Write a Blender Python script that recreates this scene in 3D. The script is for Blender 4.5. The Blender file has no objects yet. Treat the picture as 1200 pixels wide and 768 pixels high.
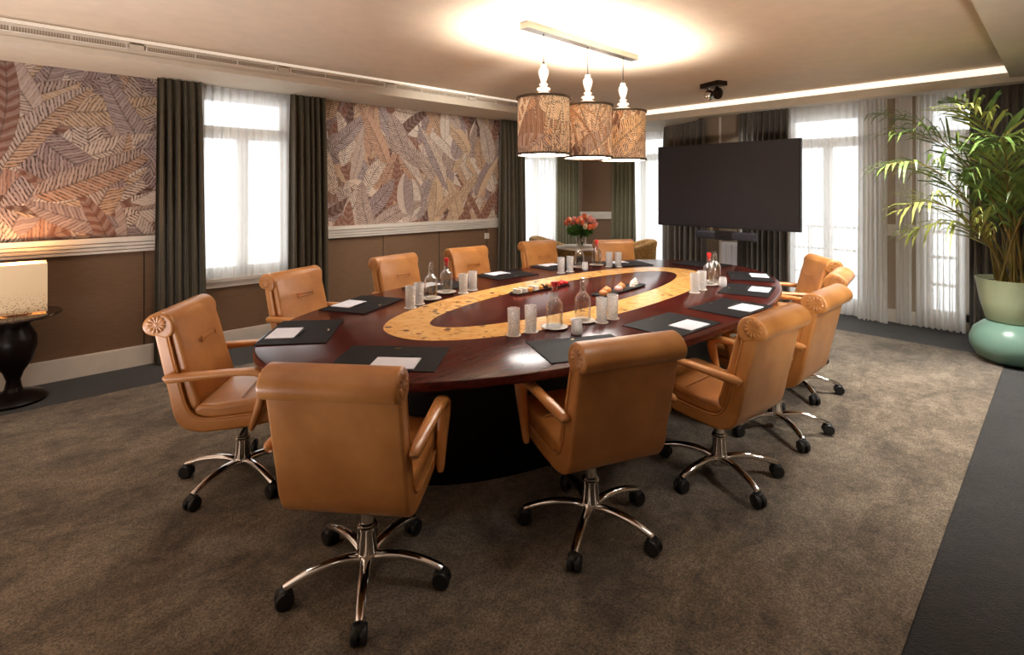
import bpy, bmesh, math, random
from mathutils import Vector, Matrix
PI = math.pi
SC = bpy.context.scene
COL = SC.collection
rnd = random.Random(7)

# ------------------------------------------------------------------ materials
def srgb(r, g, b):
    f = lambda c: (c/255/12.92) if c/255 <= .04045 else ((c/255+.055)/1.055)**2.4
    return (f(r), f(g), f(b), 1)

class N:
    def __init__(s, name):
        s.m = bpy.data.materials.new(name); s.m.use_nodes = True
        s.t = s.m.node_tree; s.t.nodes.clear()
        s.out = s.t.nodes.new('ShaderNodeOutputMaterial')
    def n(s, typ, ins=None, **kw):
        nd = s.t.nodes.new('ShaderNode'+typ)
        for k, v in kw.items(): setattr(nd, k, v)
        for k, v in (ins or {}).items(): s.put(nd.inputs[k], v)
        return nd
    def put(s, sock, v):
        if hasattr(v, 'is_output') or isinstance(v, bpy.types.NodeSocket): s.t.links.new(v, sock)
        else: sock.default_value = v
    def bsdf(s, **ins):
        b = s.n('BsdfPrincipled')
        for k, v in ins.items(): s.put(b.inputs[k], v)
        return b
    def done(s, shader): s.t.links.new(shader, s.out.inputs['Surface']); return s.m
    def coord(s, which='Object'): return s.n('TexCoord').outputs[which]
    def mapping(s, vec, scale=(1,1,1), rot=(0,0,0)):
        return s.n('Mapping', {'Vector': vec, 'Scale': scale, 'Rotation': rot}).outputs[0]
    def noise(s, vec, scale, detail=4, rough=.55, dist=0):
        return s.n('TexNoise', {'Vector': vec, 'Scale': scale, 'Detail': detail, 'Roughness': rough, 'Distortion': dist}).outputs['Fac']
    def ramp(s, fac, stops):
        r = s.n('ValToRGB', {'Fac': fac}); e = r.color_ramp.elements
        while len(e) < len(stops): e.new(.5)
        for el, (p, c) in zip(e, stops): el.position = p; el.color = c
        return r.outputs[0]
    def mix(s, fac, a, b, mode='MIX'):
        m = s.n('Mix', data_type='RGBA', blend_type=mode)
        s.put(m.inputs[0], fac); s.put(m.inputs[6], a); s.put(m.inputs[7], b)
        return m.outputs[2]
    def math(s, op, a, b=0.0):
        m = s.n('Math', operation=op); s.put(m.inputs[0], a); s.put(m.inputs[1], b); return m.outputs[0]
    def bump(s, h, strength=.3, dist=.01):
        return s.n('Bump', {'Height': h, 'Strength': strength, 'Distance': dist}).outputs[0]

def plain(name, col, rough=.5, metal=0, **kw):
    k = N(name); d = {'Base Color': col, 'Roughness': rough, 'Metallic': metal}; d.update(kw)
    v = k.coord(); f = k.noise(v, 9, 3)
    d['Base Color'] = k.mix(.10, col, k.ramp(f, [(.3, (.25,.25,.25,1)), (.7, (1,1,1,1))]), 'MULTIPLY')
    return k.done(k.bsdf(**d).outputs[0])

def emis(name, col, strength, base=(.8,.8,.8,1)):
    k = N(name)
    return k.done(k.bsdf(**{'Base Color': base, 'Emission Color': col, 'Emission Strength': strength, 'Roughness': .5}).outputs[0])

def m_leather():
    k = N('tan_leather'); v = k.coord()
    big = k.noise(v, 5, 4); fine = k.noise(v, 220, 3)
    c = k.ramp(big, [(.3, srgb(174,113,56)), (.7, srgb(204,142,80))])
    return k.done(k.bsdf(**{'Base Color': c, 'Roughness': .38, 'Specular IOR Level': .5, 'Coat Weight': .35, 'Coat Roughness': .3,
        'Normal': k.bump(k.math('ADD', fine, k.math('MULTIPLY', big, 1.5)), .12, .004)}).outputs[0])
def m_wood(name, c1, c2, rough=.14, vec=(1,12,12)):
    k = N(name); v = k.mapping(k.coord(), vec)
    f = k.noise(v, 3.0, 8, .65, 1.2)
    return k.done(k.bsdf(**{'Base Color': k.ramp(f, [(.32, c1), (.68, c2)]), 'Roughness': rough, 'Coat Weight': .04, 'Coat Roughness': .08, 'Specular IOR Level': .2}).outputs[0])
def m_burl():
    k = N('burl_maple'); v = k.coord()
    f = k.noise(v, 6, 8, .7, 2.5)
    c = k.ramp(f, [(.3, srgb(196,128,58)), (.5, srgb(222,166,92)), (.72, srgb(236,190,122))])
    wv = k.n('VectorMath', {0: v, 1: k.n('VectorMath', {0: k.n('TexNoise', {'Vector': v, 'Scale': 9.0}).outputs['Color'], 3: .08}, operation='SCALE').outputs[0]}, operation='ADD').outputs[0]
    for sc, lo, hi, sl in ((7.0, .09, .18, .52), (15.0, .08, .16, .56)):
        vo = k.n('TexVoronoi', {'Vector': wv, 'Scale': sc}, voronoi_dimensions='2D').outputs['Distance']
        knot = k.ramp(vo, [(lo, (1,1,1,1)), (hi, (0,0,0,1))])
        sel = k.ramp(k.noise(v, 3.4, 2), [(sl, (0,0,0,1)), (sl+.06, (1,1,1,1))])
        c = k.mix(k.math('MULTIPLY', k.math('MULTIPLY', knot, sel), .85), c, srgb(96,50,20))
    crack = k.ramp(k.n('TexVoronoi', {'Vector': wv, 'Scale': 4.0}, voronoi_dimensions='2D', feature='DISTANCE_TO_EDGE').outputs['Distance'], [(.004, (1,1,1,1)), (.02, (0,0,0,1))])
    c = k.mix(k.math('MULTIPLY', k.math('MULTIPLY', crack, k.ramp(k.noise(v, 4.4, 2), [(.5, (0,0,0,1)), (.58, (1,1,1,1))])), .6), c, srgb(110,62,26))
    return k.done(k.bsdf(**{'Base Color': c, 'Roughness': .26, 'Coat Weight': .12, 'Coat Roughness': .1}).outputs[0])
def m_carpet(name, c1, c2, c3):
    k = N(name); v = k.coord()
    big = k.noise(k.mapping(v, (1.0, 1.7, 1), (0,0,.7)), 2.1, 6, .66, .6)
    mid = k.noise(v, 15, 6, .75); fine = k.noise(v, 120, 3, .75)
    s = k.math('ADD', k.math('MULTIPLY', big, .62), k.math('MULTIPLY', mid, .38))
    c = k.ramp(s, [(.40, c1), (.5, c2), (.60, c3)])
    c = k.mix(.75, c, k.ramp(fine, [(.36, (.22,.22,.22,1)), (.64, (1.55,1.55,1.55,1))]), 'MULTIPLY')
    h = k.math('ADD', k.math('MULTIPLY', fine, .8), k.math('MULTIPLY', mid, .9))
    return k.done(k.bsdf(**{'Base Color': c, 'Roughness': .95, 'Specular IOR Level': .1, 'Sheen Weight': .25, 'Sheen Roughness': .5, 'Normal': k.bump(h, .8, .02)}).outputs[0])
def m_wallcloth():
    k = N('brown_wall_cloth'); v = k.coord()
    f = k.noise(k.mapping(v, (4, 4, 130)), 3, 4, .6)
    c = k.ramp(f, [(.3, srgb(104,78,56)), (.7, srgb(128,98,72))])
    return k.done(k.bsdf(**{'Base Color': c, 'Roughness': .8, 'Normal': k.bump(f, .12, .004)}).outputs[0])
def m_leafprint(name, line=(.045,.022,.016,1), freq=42.0, glow=0.0):
    k = N(name)
    uv = k.n('UVMap', uv_map='leafuv').outputs[0]
    col = k.n('VertexColor', layer_name='leafcol')
    sep = k.n('SeparateXYZ', {0: uv})
    nz = k.noise(k.coord('Object'), 16, 3)
    u = k.math('ADD', sep.outputs[0], k.math('MULTIPLY', nz, .03))
    st = k.math('SINE', k.math('MULTIPLY', u, freq*2*PI))
    st2 = k.math('SINE', k.math('MULTIPLY', u, freq*.37*2*PI))
    ln = k.ramp(k.math('ADD', k.math('MULTIPLY', st, .5), .5), [(.55, (0,0,0,1)), (.80, (1,1,1,1))])
    gap = k.ramp(k.noise(k.coord('Object'), 34, 3), [(.36, (.25,.25,.25,1)), (.56, (1,1,1,1))])
    fac = k.math('MULTIPLY', k.math('MULTIPLY', ln, gap), col.outputs['Alpha'])
    c = k.mix(k.math('MULTIPLY', k.math('ADD', st2, 1.0), .10), col.outputs['Color'], (.72,.62,.55,1))
    rib = k.ramp(k.math('ABSOLUTE', sep.outputs[1]), [(.05, (1,1,1,1)), (.09, (0,0,0,1))])
    c = k.mix(fac, c, line)
    c = k.mix(k.math('MULTIPLY', rib, .45), c, (.05,.03,.02,1))
    edge = k.ramp(k.math('ABSOLUTE', sep.outputs[1]), [(.93, (0,0,0,1)), (.98, (1,1,1,1))])
    c = k.mix(k.math('MULTIPLY', edge, .45), c, (.1,.05,.03,1))
    if glow: c = k.mix(1.0, c, (1,.84,.62,1), 'MULTIPLY')
    d = {'Base Color': c, 'Roughness': .7}
    if glow: d['Emission Color'] = c; d['Emission Strength'] = glow   # emission stands in for bulb light coming through the shade
    return k.done(k.bsdf(**d).outputs[0])
def m_drape(name, c1, c2):
    k = N(name); f = k.noise(k.mapping(k.coord(), (60,60,6)), 3, 3)
    return k.done(k.bsdf(**{'Base Color': k.ramp(f, [(.3, c1), (.7, c2)]), 'Roughness': .62, 'Sheen Weight': .5, 'Sheen Roughness': .4, 'Normal': k.bump(f, .1, .003)}).outputs[0])
def m_sheer():
    k = N('white_sheer')
    tr = k.n('BsdfTransparent', {'Color': (1,1,1,1)}); tl = k.n('BsdfTranslucent', {'Color': (.93,.91,.87,1)})
    df = k.n('BsdfDiffuse', {'Color': (.9,.88,.84,1)})
    a = k.n('MixShader', {0: .42, 1: tl.outputs[0], 2: df.outputs[0]})
    weave = k.noise(k.mapping(k.coord(), (90,90,3)), 3, 2)
    fac = k.ramp(weave, [(.3, (.74,.74,.74,1)), (.7, (.86,.86,.86,1))])
    return k.done(k.n('MixShader', {0: fac, 1: tr.outputs[0], 2: a.outputs[0]}).outputs[0])
def m_glass(name, cut=0.0, white=0.0):
    k = N(name)
    lw = k.n('LayerWeight', {'Blend': .45}).outputs['Facing']
    nrm = None
    if cut:
        vo = k.n('TexVoronoi', {'Vector': k.mapping(k.coord(), (1,1,.7)), 'Scale': 140.0}, feature='DISTANCE_TO_EDGE').outputs['Distance']
        nrm = k.bump(vo, .9, .012)
    tr = k.n('BsdfTransparent', {'Color': (.95,.955,.95,1)})
    g = k.n('BsdfGlossy', {'Color': (1,1,1,1), 'Roughness': .06})
    if nrm: k.put(g.inputs['Normal'], nrm)
    fac = k.ramp(lw, [(.15, (.06,.06,.06,1)), (.95, (.62,.62,.62,1))])
    x = k.n('MixShader', {0: fac, 1: tr.outputs[0], 2: g.outputs[0]}).outputs[0]
    if not cut: return k.done(x)
    df = k.n('BsdfDiffuse', {'Color': (.95,.95,.95,1)}); tl = k.n('BsdfTranslucent', {'Color': (.95,.95,.95,1)})
    w = k.n('MixShader', {0: .5, 1: df.outputs[0], 2: tl.outputs[0]})
    f2 = k.ramp(vo, [(.05, (cut,cut,cut,1)), (.22, (white,white,white,1))])  # white cell edges stand in for the sparkle of cut facets
    return k.done(k.n('MixShader', {0: f2, 1: x, 2: w.outputs[0]}).outputs[0])
def m_pane():
    k = N('window_pane'); tr = k.n('BsdfTransparent', {'Color': (.97,.98,.98,1)}); g = k.n('BsdfGlossy', {'Roughness': .02})
    return k.done(k.n('MixShader', {0: .05, 1: tr.outputs[0], 2: g.outputs[0]}).outputs[0])
def m_marble():
    k = N('dark_marble'); f = k.noise(k.coord(), 9, 8, .7, 2)
    return k.done(k.bsdf(**{'Base Color': k.ramp(f, [(.42, srgb(40,28,22)), (.6, srgb(78,56,44)), (.68, srgb(150,120,100))]), 'Roughness': .08}).outputs[0])
def m_velvet():
    k = N('mustard_velvet'); f = k.noise(k.coord(), 40, 4, .7)
    return k.done(k.bsdf(**{'Base Color': k.ramp(f, [(.35, srgb(96,64,26)), (.65, srgb(164,120,58))]), 'Roughness': .7, 'Sheen Weight': .6, 'Sheen Tint': srgb(210,170,100)}).outputs[0])
def m_lampshade():
    k = N('speckled_cream_shade'); v = k.coord()
    sp = k.n('TexVoronoi', {'Vector': v, 'Scale': 70.0}).outputs['Distance']
    z = k.n('SeparateXYZ', {0: v}).outputs[2]
    low = k.ramp(z, [(.02, (1,1,1,1)), (.16, (0,0,0,1))])
    dots = k.math('MULTIPLY', k.ramp(sp, [(.25, (1,1,1,1)), (.4, (0,0,0,1))]), low)
    c = k.mix(dots, srgb(216,188,148), srgb(130,78,30))
    return k.done(k.bsdf(**{'Base Color': c, 'Emission Color': c, 'Emission Strength': .1, 'Roughness': .5}).outputs[0])
def m_frond(name, c1, c2):
    k = N(name); f = k.noise(k.coord(), 5, 3); c = k.ramp(f, [(.3, c1), (.7, c2)])
    b = k.bsdf(**{'Base Color': c, 'Roughness': .38}); tl = k.n('BsdfTranslucent', {'Color': c})
    return k.done(k.n('MixShader', {0: .3, 1: b.outputs[0], 2: tl.outputs[0]}).outputs[0])

M = dict(
    leather=m_leather(), mahogany=m_wood('mahogany', srgb(48,15,11), srgb(86,29,21), .2), rimwood=m_wood('mahogany_rim', srgb(64,20,14), srgb(100,40,28), .2),
    darkwood=m_wood('black_brown_wood', srgb(14,8,7), srgb(24,14,11), .35), burl=m_burl(),
    carpet=m_carpet('taupe_carpet', srgb(84,70,54), srgb(122,106,86), srgb(150,134,112)), border=m_carpet('charcoal_carpet', srgb(14,13,14), srgb(25,23,24), srgb(40,37,38)),
    cloth=m_wallcloth(), mural=m_leafprint('leaf_mural'), shade=m_leafprint('leaf_shade', line=(.06,.03,.018,1), freq=66.0, glow=.13),
    white=plain('white_paint', srgb(226,216,204), .45), ceil=plain('ceiling_paint', srgb(218,198,174), .8), soffit=plain('soffit_paint', srgb(208,196,176), .7),
    beige=plain('beige_wall', srgb(160,141,120), .8), drape=m_drape('olive_drape', srgb(60,52,36), srgb(84,74,52)), drape2=m_drape('moss_drape', srgb(100,98,74), srgb(130,126,98)),
    drape3=m_drape('smoke_drape', srgb(84,77,70), srgb(114,106,96)), sheer=m_sheer(), glass=m_glass('clear_glass'), cut=m_glass('cut_glass', .62, .10), tumb=m_glass('frosted_cut_glass', .75, .45),
    pane=m_pane(), chrome=plain('chrome', (.86,.84,.82,1), .1, 1), steel=plain('brushed_steel', (.62,.58,.52,1), .3, 1), black=plain('black_plastic', (.012,.012,.013,1), .45),
    bronze=plain('bronze_metal', srgb(58,46,40), .35, .8), screen=plain('screen_glass', (.026,.024,.030,1), .45), grey=plain('grey_speaker_cloth', srgb(62,62,72), .75),
    pad=plain('black_leather_pad', (.010,.009,.010,1), .6, 0, **{'Specular IOR Level': .15}), paper=plain('white_paper', srgb(232,232,242), .6), gilt=plain('gilt', srgb(206,186,150), .25, 1),
    china=plain('white_china', srgb(236,228,216), .2), red=plain('red_stopper', srgb(206,28,30), .35), marble=m_marble(), velvet=m_velvet(),
    shadecream=m_lampshade(), tabletop=plain('white_marble', srgb(222,208,196), .15), trim=plain('shade_trim', srgb(66,48,28), .5),
    baluster=emis('lit_milk_glass', (1,.95,.86,1), .32), diffuser=emis('lamp_diffuser', (1,.96,.90,1), 25), cove=emis('cove_light', (1,.86,.70,1), .78),  # baluster emission stands in for bulb light on the glass
    frond=m_frond('palm_green', srgb(78,110,56), srgb(140,160,84)), frond2=m_frond('palm_yellow_green', srgb(130,142,62), srgb(186,188,104)), stem=m_frond('palm_stem', srgb(120,112,50), srgb(160,130,70)),
    celadon=plain('celadon_glaze', srgb(184,196,160), .3), teal=plain('teal_glaze', srgb(120,156,140), .3), soil=plain('soil', srgb(40,28,20), .9),
    tulip=plain('orange_tulip', srgb(232,116,72), .5), tulip2=plain('pink_tulip', srgb(232,150,140), .5), tulip3=plain('cream_tulip', srgb(238,206,170), .5), green=m_frond('bouquet_green', srgb(40,78,24), srgb(86,124,44)),
    pastry=plain('golden_pastry', srgb(196,126,66), .5), pastry2=plain('pink_icing', srgb(206,160,150), .4), pastry3=plain('white_icing', srgb(232,222,206), .45), choc=plain('chocolate', srgb(60,30,18), .35),
    orange=plain('orange_sweet', srgb(214,140,60), .4), radiator=plain('radiator_white', srgb(222,218,220), .35), outside=plain('pale_render', srgb(225,222,216), .8), rail=plain('balcony_grey', srgb(205,205,205), .5),
)

# ------------------------------------------------------------------ mesh building
class MB:
    def __init__(s): s.v = []; s.f = []; s.mi = []; s.mats = []
    def mat(s, m):
        if m not in s.mats: s.mats.append(m)
        return s.mats.index(m)
    def add(s, vs, fs, m=None, xf=None):
        o = len(s.v); k = s.mat(m) if m else 0
        s.v += [tuple(xf @ Vector(p)) if xf else tuple(p) for p in vs]
        for f in fs: s.f.append([i+o for i in f]); s.mi.append(k)
    def box(s, lo, hi, m=None, xf=None):
        (x0,y0,z0),(x1,y1,z1) = lo, hi
        vs = [(x,y,z) for z in (z0,z1) for y in (y0,y1) for x in (x0,x1)]
        s.add(vs, [(0,2,3,1),(4,5,7,6),(0,1,5,4),(2,6,7,3),(0,4,6,2),(1,3,7,5)], m, xf)
    def rings(s, rings, m=None, xf=None, cap=(True,True), closed=True):
        n = len(rings[0]); vs = [p for r in rings for p in r]; fs = []
        for i in range(len(rings)-1):
            for j in range(n if closed else n-1):
                a, b = i*n+j, i*n+(j+1) % n; fs.append((a, b, b+n, a+n))
        if cap[0]: fs.append(tuple(reversed(range(n))))
        if cap[1]: fs.append(tuple(range((len(rings)-1)*n, len(rings)*n)))
        s.add(vs, fs, m, xf)
    def lathe(s, prof, seg=24, m=None, xf=None, cap=(True,True), sq=1.0):
        rg = [[(r*math.cos(2*PI*k/seg), sq*r*math.sin(2*PI*k/seg), z) for k in range(seg)] for r, z in prof]
        s.rings(rg, m, xf, cap)
    def tube(s, pts, rad, seg=8, m=None, xf=None, flat=1.0, up=None):
        pts = [Vector(p) for p in pts]; n = len(pts)
        if not hasattr(rad, '__len__'): rad = [rad]*n
        rg = []
        for i, p in enumerate(pts):
            t = (pts[min(i+1,n-1)]-pts[max(i-1,0)]).normalized()
            u = Vector(up) if up else (Vector((0,0,1)) if abs(t.z) < .9 else Vector((1,0,0)))
            a = t.cross(u).normalized(); b = a.cross(t).normalized()
            r = rad[i]; ra, rb = (r if isinstance(r, (tuple, list)) else (r, r*flat))
            rg.append([p + a*(ra*math.cos(2*PI*k/seg)) + b*(rb*math.sin(2*PI*k/seg)) for k in range(seg)])
        s.rings(rg, m, xf)
    def prism(s, poly, z0, z1, m=None, xf=None):
        s.rings([[(x,y,z0) for x,y in poly], [(x,y,z1) for x,y in poly]], m, xf)
    def ball(s, c, r, m=None, seg=10, sz=1.0, xf=None):
        pr = [(r*math.sin(PI*i/seg)+1e-5, -r*sz*math.cos(PI*i/seg)) for i in range(seg+1)]
        x = Matrix.Translation(c); s.lathe(pr, seg+4, m, (xf @ x) if xf else x)
    def loft(s, outline, y0, y1, edge, m=None, xf=None, crown=0.0):
        """side outline (x,z) swept over y, with rounded side edges"""
        n = len(outline); P = [Vector(p) for p in outline]
        nr = []
        for i in range(n):
            t = (P[(i+1) % n]-P[i-1]).normalized(); nr.append(Vector((t.y, -t.x)))
        area = sum(P[i].x*P[(i+1) % n].y-P[(i+1) % n].x*P[i].y for i in range(n))
        sg = 1 if area > 0 else -1
        ks = 5; sl = []
        for k in range(ks+1): a = PI/2*k/ks; sl.append((y0+edge*(1-math.sin(a)), edge*(1-math.cos(a))))
        sl = sl[::-1]; sl = [(y0+edge*(1-math.cos(PI/2*k/ks)), edge*(1-math.sin(PI/2*k/ks))) for k in range(ks+1)]
        mid = [(y0+edge+(y1-y0-2*edge)*t, 0) for t in (.15,.35,.5,.65,.85)]
        sl2 = [(y0+y1-y, e) for y, e in reversed(sl)]
        rg = []
        for y, e in sl+mid+sl2:
            q = 2*(y-y0)/(y1-y0)-1; c = crown*(1-q*q)
            rg.append([(P[i].x-sg*nr[i].x*(e-c), y, P[i].y-sg*nr[i].y*(e-c)) for i in range(n)])
        s.rings(rg, m, xf, (False, False))
        for rr in (rg[0], rg[-1]): s.add(rr, [(i, i+1, n-2-i, n-1-i) for i in range(n//2-1)], m, xf)
    def build(s, name, m=None, parent=None, smooth=40, loc=None, uv=False):
        me = bpy.data.meshes.new(name); me.from_pydata(s.v, [], s.f)
        if m is not None: me.materials.append(m)
        else:
            for x in s.mats: me.materials.append(x)
            me.polygons.foreach_set('material_index', s.mi)
        bm = bmesh.new(); bm.from_mesh(me); bmesh.ops.recalc_face_normals(bm, faces=bm.faces); bm.to_mesh(me); bm.free()
        if smooth:
            me.polygons.foreach_set('use_smooth', [True]*len(me.polygons)); me.set_sharp_from_angle(angle=math.radians(smooth))
        o = bpy.data.objects.new(name, me); COL.objects.link(o)
        if parent: o.parent = parent
        if loc: o.location = loc
        return o

def tag(o, label=None, cat=None, group=None, kind=None):
    if label: o['label'] = label
    if cat: o['category'] = cat
    if group: o['group'] = group
    if kind: o['kind'] = kind
    return o
def empty(name, loc=(0,0,0), rz=0):
    o = bpy.data.objects.new(name, None); o.empty_display_size = .1; COL.objects.link(o); o.location = loc; o.rotation_euler.z = rz; return o
def kids(o): return [c for c in bpy.data.objects if c.parent == o]
def copy_tree(o, parent=None):
    c = o.copy(); COL.objects.link(c); c.parent = parent
    for ch in kids(o): copy_tree(ch, c)
    return c
def struct(name, mb, m=None, smooth=0, parent=None):
    o = mb.build(name, m, parent, smooth); 
    if not parent: o['kind'] = 'structure'
    return o
def catmull(pts, k=6, closed=False):
    P = [Vector(p) for p in pts]; out = []; n = len(P)
    for i in range(n if closed else n-1):
        g = lambda j: P[j % n] if closed else P[max(0, min(n-1, j))]
        a, b, c, d = g(i-1), g(i), g(i+1), g(i+2)
        for q in range(k):
            t = q/k
            out.append(.5*((2*b)+(c-a)*t+(2*a-5*b+4*c-d)*t*t+(3*b-a-3*c+d)*t**3))
    if not closed: out.append(P[-1])
    return out
def T(x, y, z=0): return Matrix.Translation((x,y,z))
def RX(a): return Matrix.Rotation(a, 4, 'X')
def RY(a): return Matrix.Rotation(a, 4, 'Y')
def RZ(a): return Matrix.Rotation(a, 4, 'Z')

# ------------------------------------------------------------------ room dimensions
WL, WB, WR, WF = 5.65, 7.5, -1.1, -1.5            # left wall y, back wall x, right wall y, wall behind the camera x
BL, BB = 6.15, 8.0                                # corner bay
ZC, ZS = 2.73, 2.555                              # ceiling, underside of soffits
CAM = Vector((0,0,1.56))

# floor and carpet
b = MB(); b.box((WF-.2, WR-.2, -.1), (BB+.4, BL+.4, 0)); struct('floor', b, M['border'])
b = MB(); b.box((WF, .38, 0), (6.61, 5.01, .006)); o = b.build('carpet', M['carpet'], None, 0)
tag(o, 'large mottled taupe carpet laid over the whole middle of the floor under the table', 'carpet')

# ceiling
b = MB(); b.box((WF-.2, WR-.2, ZC), (BB+.4, BL+.4, ZC+.1)); struct('ceiling', b, M['ceil'])
b = MB()  # left soffit with its lip
b.box((WF, 4.92, ZS), (6.858, BL+.3, 2.60)); b.box((WF, 4.925, 2.60), (7.0, 5.0, 2.675)); b.box((WF, 4.99, 2.67), (7.0, 5.04, ZC))
b.box((WF, 4.905, 2.672), (6.7, 4.99, 2.69))
struct('trim_1', b, M['soffit'])
b = MB()  # back soffit, thin lip and the recess behind it
b.box((6.70, WR, ZS), (6.86, 4.95, 2.60)); b.box((6.69, WR, 2.60), (6.80, 4.95, 2.645)); b.box((6.80, WR, 2.63), (WB+.3, 4.95, 2.70))
struct('trim_2', b, M['soffit'])
b = MB()  # rounded corner piece over the bay
cp = [(6.86,3.55)]; cp += [(6.9+.55*t, 3.55+.75*(t**2)) for t in (.2,.4,.6,.8,1)]; cp += [(8.1,4.35),(8.3,4.6),(8.3,6.4),(6.86,6.4)]
b.prism(cp, ZS, 2.63); struct('trim_3', b, M['soffit'])
b = MB(); b.box((WF, WR, 2.60), (6.72, .36, 2.66)); b.box((WF, WR, 2.66), (6.8, .30, ZC)); struct('trim_4', b, M['soffit'])
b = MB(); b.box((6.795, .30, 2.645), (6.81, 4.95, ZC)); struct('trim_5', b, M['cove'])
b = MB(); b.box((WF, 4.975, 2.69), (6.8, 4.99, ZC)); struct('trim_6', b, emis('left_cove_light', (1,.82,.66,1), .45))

# walls -------------------------------------------------------------
def holes(name, axis, c0, c1, lo, hi, hs, m, z1=2.73):
    """a wall slab along `axis` with rectangular window holes (u0,u1,z0,z1)"""
    b = MB(); us = sorted({lo, hi, *[h[0] for h in hs], *[h[1] for h in hs]})
    for u0, u1 in zip(us, us[1:]):
        h = [q for q in hs if q[0] <= u0+1e-6 and q[1] >= u1-1e-6]
        zs = [(0, z1)] if not h else [(0, h[0][2]), (h[0][3], z1)]
        for za, zb in zs:
            if zb-za < .01: continue
            if axis == 'x': b.box((u0, c0, za), (u1, c1, zb))
            else: b.box((c0, u0, za), (c1, u1, zb))
    return struct(name, b, m)
W1 = (1.22, 2.12, .70, 2.5); W2 = (5.95, 6.95, .55, 2.5); W3 = (4.55, 5.75, .1, 2.5); W4 = (1.62, 2.60, .1, 2.52); W5 = (.42, 1.14, .1, 2.52)
holes('wall_left', 'x', WL, WL+.25, WF-.2, 5.55, [W1], M['cloth'])
holes('wall_bay_left', 'x', BL, BL+.25, 5.35, BB-.35, [W2], M['cloth'])
holes('wall_bay_back', 'y', BB, BB+.25, 4.26, BL-.3, [W3], M['cloth'])
holes('wall_back', 'y', WB, WB+.25, WR-.2, 4.1, [W4, W5], M['beige'])
b = MB(); b.box((5.30, WL, 0), (5.55, BL+.25, 2.7)); b.box((WB, 4.1, 0), (BB+.25, 4.26, 2.7)); struct('wall_bay_side', b, M['cloth'])
b = MB(); xf = T(7.80, 5.95) @ RZ(math.radians(-45)); b.box((-.5, 0, 0), (.5, .2, 2.7), None, xf); struct('wall_corner', b, M['cloth'])
b = MB(); b.box((WF-.2, WR-.2, 0), (BB, WR, 2.73)); struct('wall_right', b, M['beige'])
b = MB(); b.box((WF-.2, WR, 0), (WF, WL, 2.73)); struct('wall_front', b, M['beige'])

def molding(b, axis, c, lo, hi, sgn, xf=None):
    for z0, z1, d in ((1.015,1.036,.040),(1.036,1.043,.008),(1.043,1.066,.040),(1.066,1.073,.008),(1.073,1.098,.042),(1.098,1.105,.008),(1.105,1.147,.050)):
        if axis == 'x': b.box((lo, min(c, c+sgn*d), z0), (hi, max(c, c+sgn*d), z1), None, xf)
        else: b.box((min(c, c+sgn*d), lo, z0), (max(c, c+sgn*d), hi, z1), None, xf)
b = MB(); molding(b, 'x', WL, WF, .98, -1); struct('trim_7', b, M['white'])
b = MB(); molding(b, 'x', WL, 2.30, 5.33, -1); struct('trim_8', b, M['white'])
b = MB(); molding(b, 'x', 0, -.42, .42, -1, T(7.80, 5.95) @ RZ(math.radians(-45))); struct('trim_9', b, M['white'])
b = MB(); molding(b, 'y', WB, 1.16, 1.60, -1); molding(b, 'y', WB, 2.62, 3.1, -1); struct('trim_10', b, M['white'])
b = MB(); b.box((WF, WL-.022, 0), (5.5, WL, .167)); b.box((WF, WL-.014, .167), (5.5, WL, .175)); struct('baseboard_left', b, M['white'])
b = MB(); b.box((WB-.02, WR, 0), (WB, .40, .15)); b.box((WB-.02, 1.16, 0), (WB, 1.60, .15)); b.box((WB-.02, 2.62, 0), (WB, 4.05, .15)); struct('baseboard_back', b, M['white'])
b = MB(); b.box((WB-.02, 3.47, .15), (WB, 3.50, 2.62)); struct('trim_11', b, M['white'])
# seams of the cloth panels under the rail
b = MB()
for x in (.82, 2.38, 3.2, 4.02, 4.84): b.box((x, WL-.003, .175), (x+.006, WL, 1.015))
struct('trim_12', b, M['darkwood'])

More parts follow.
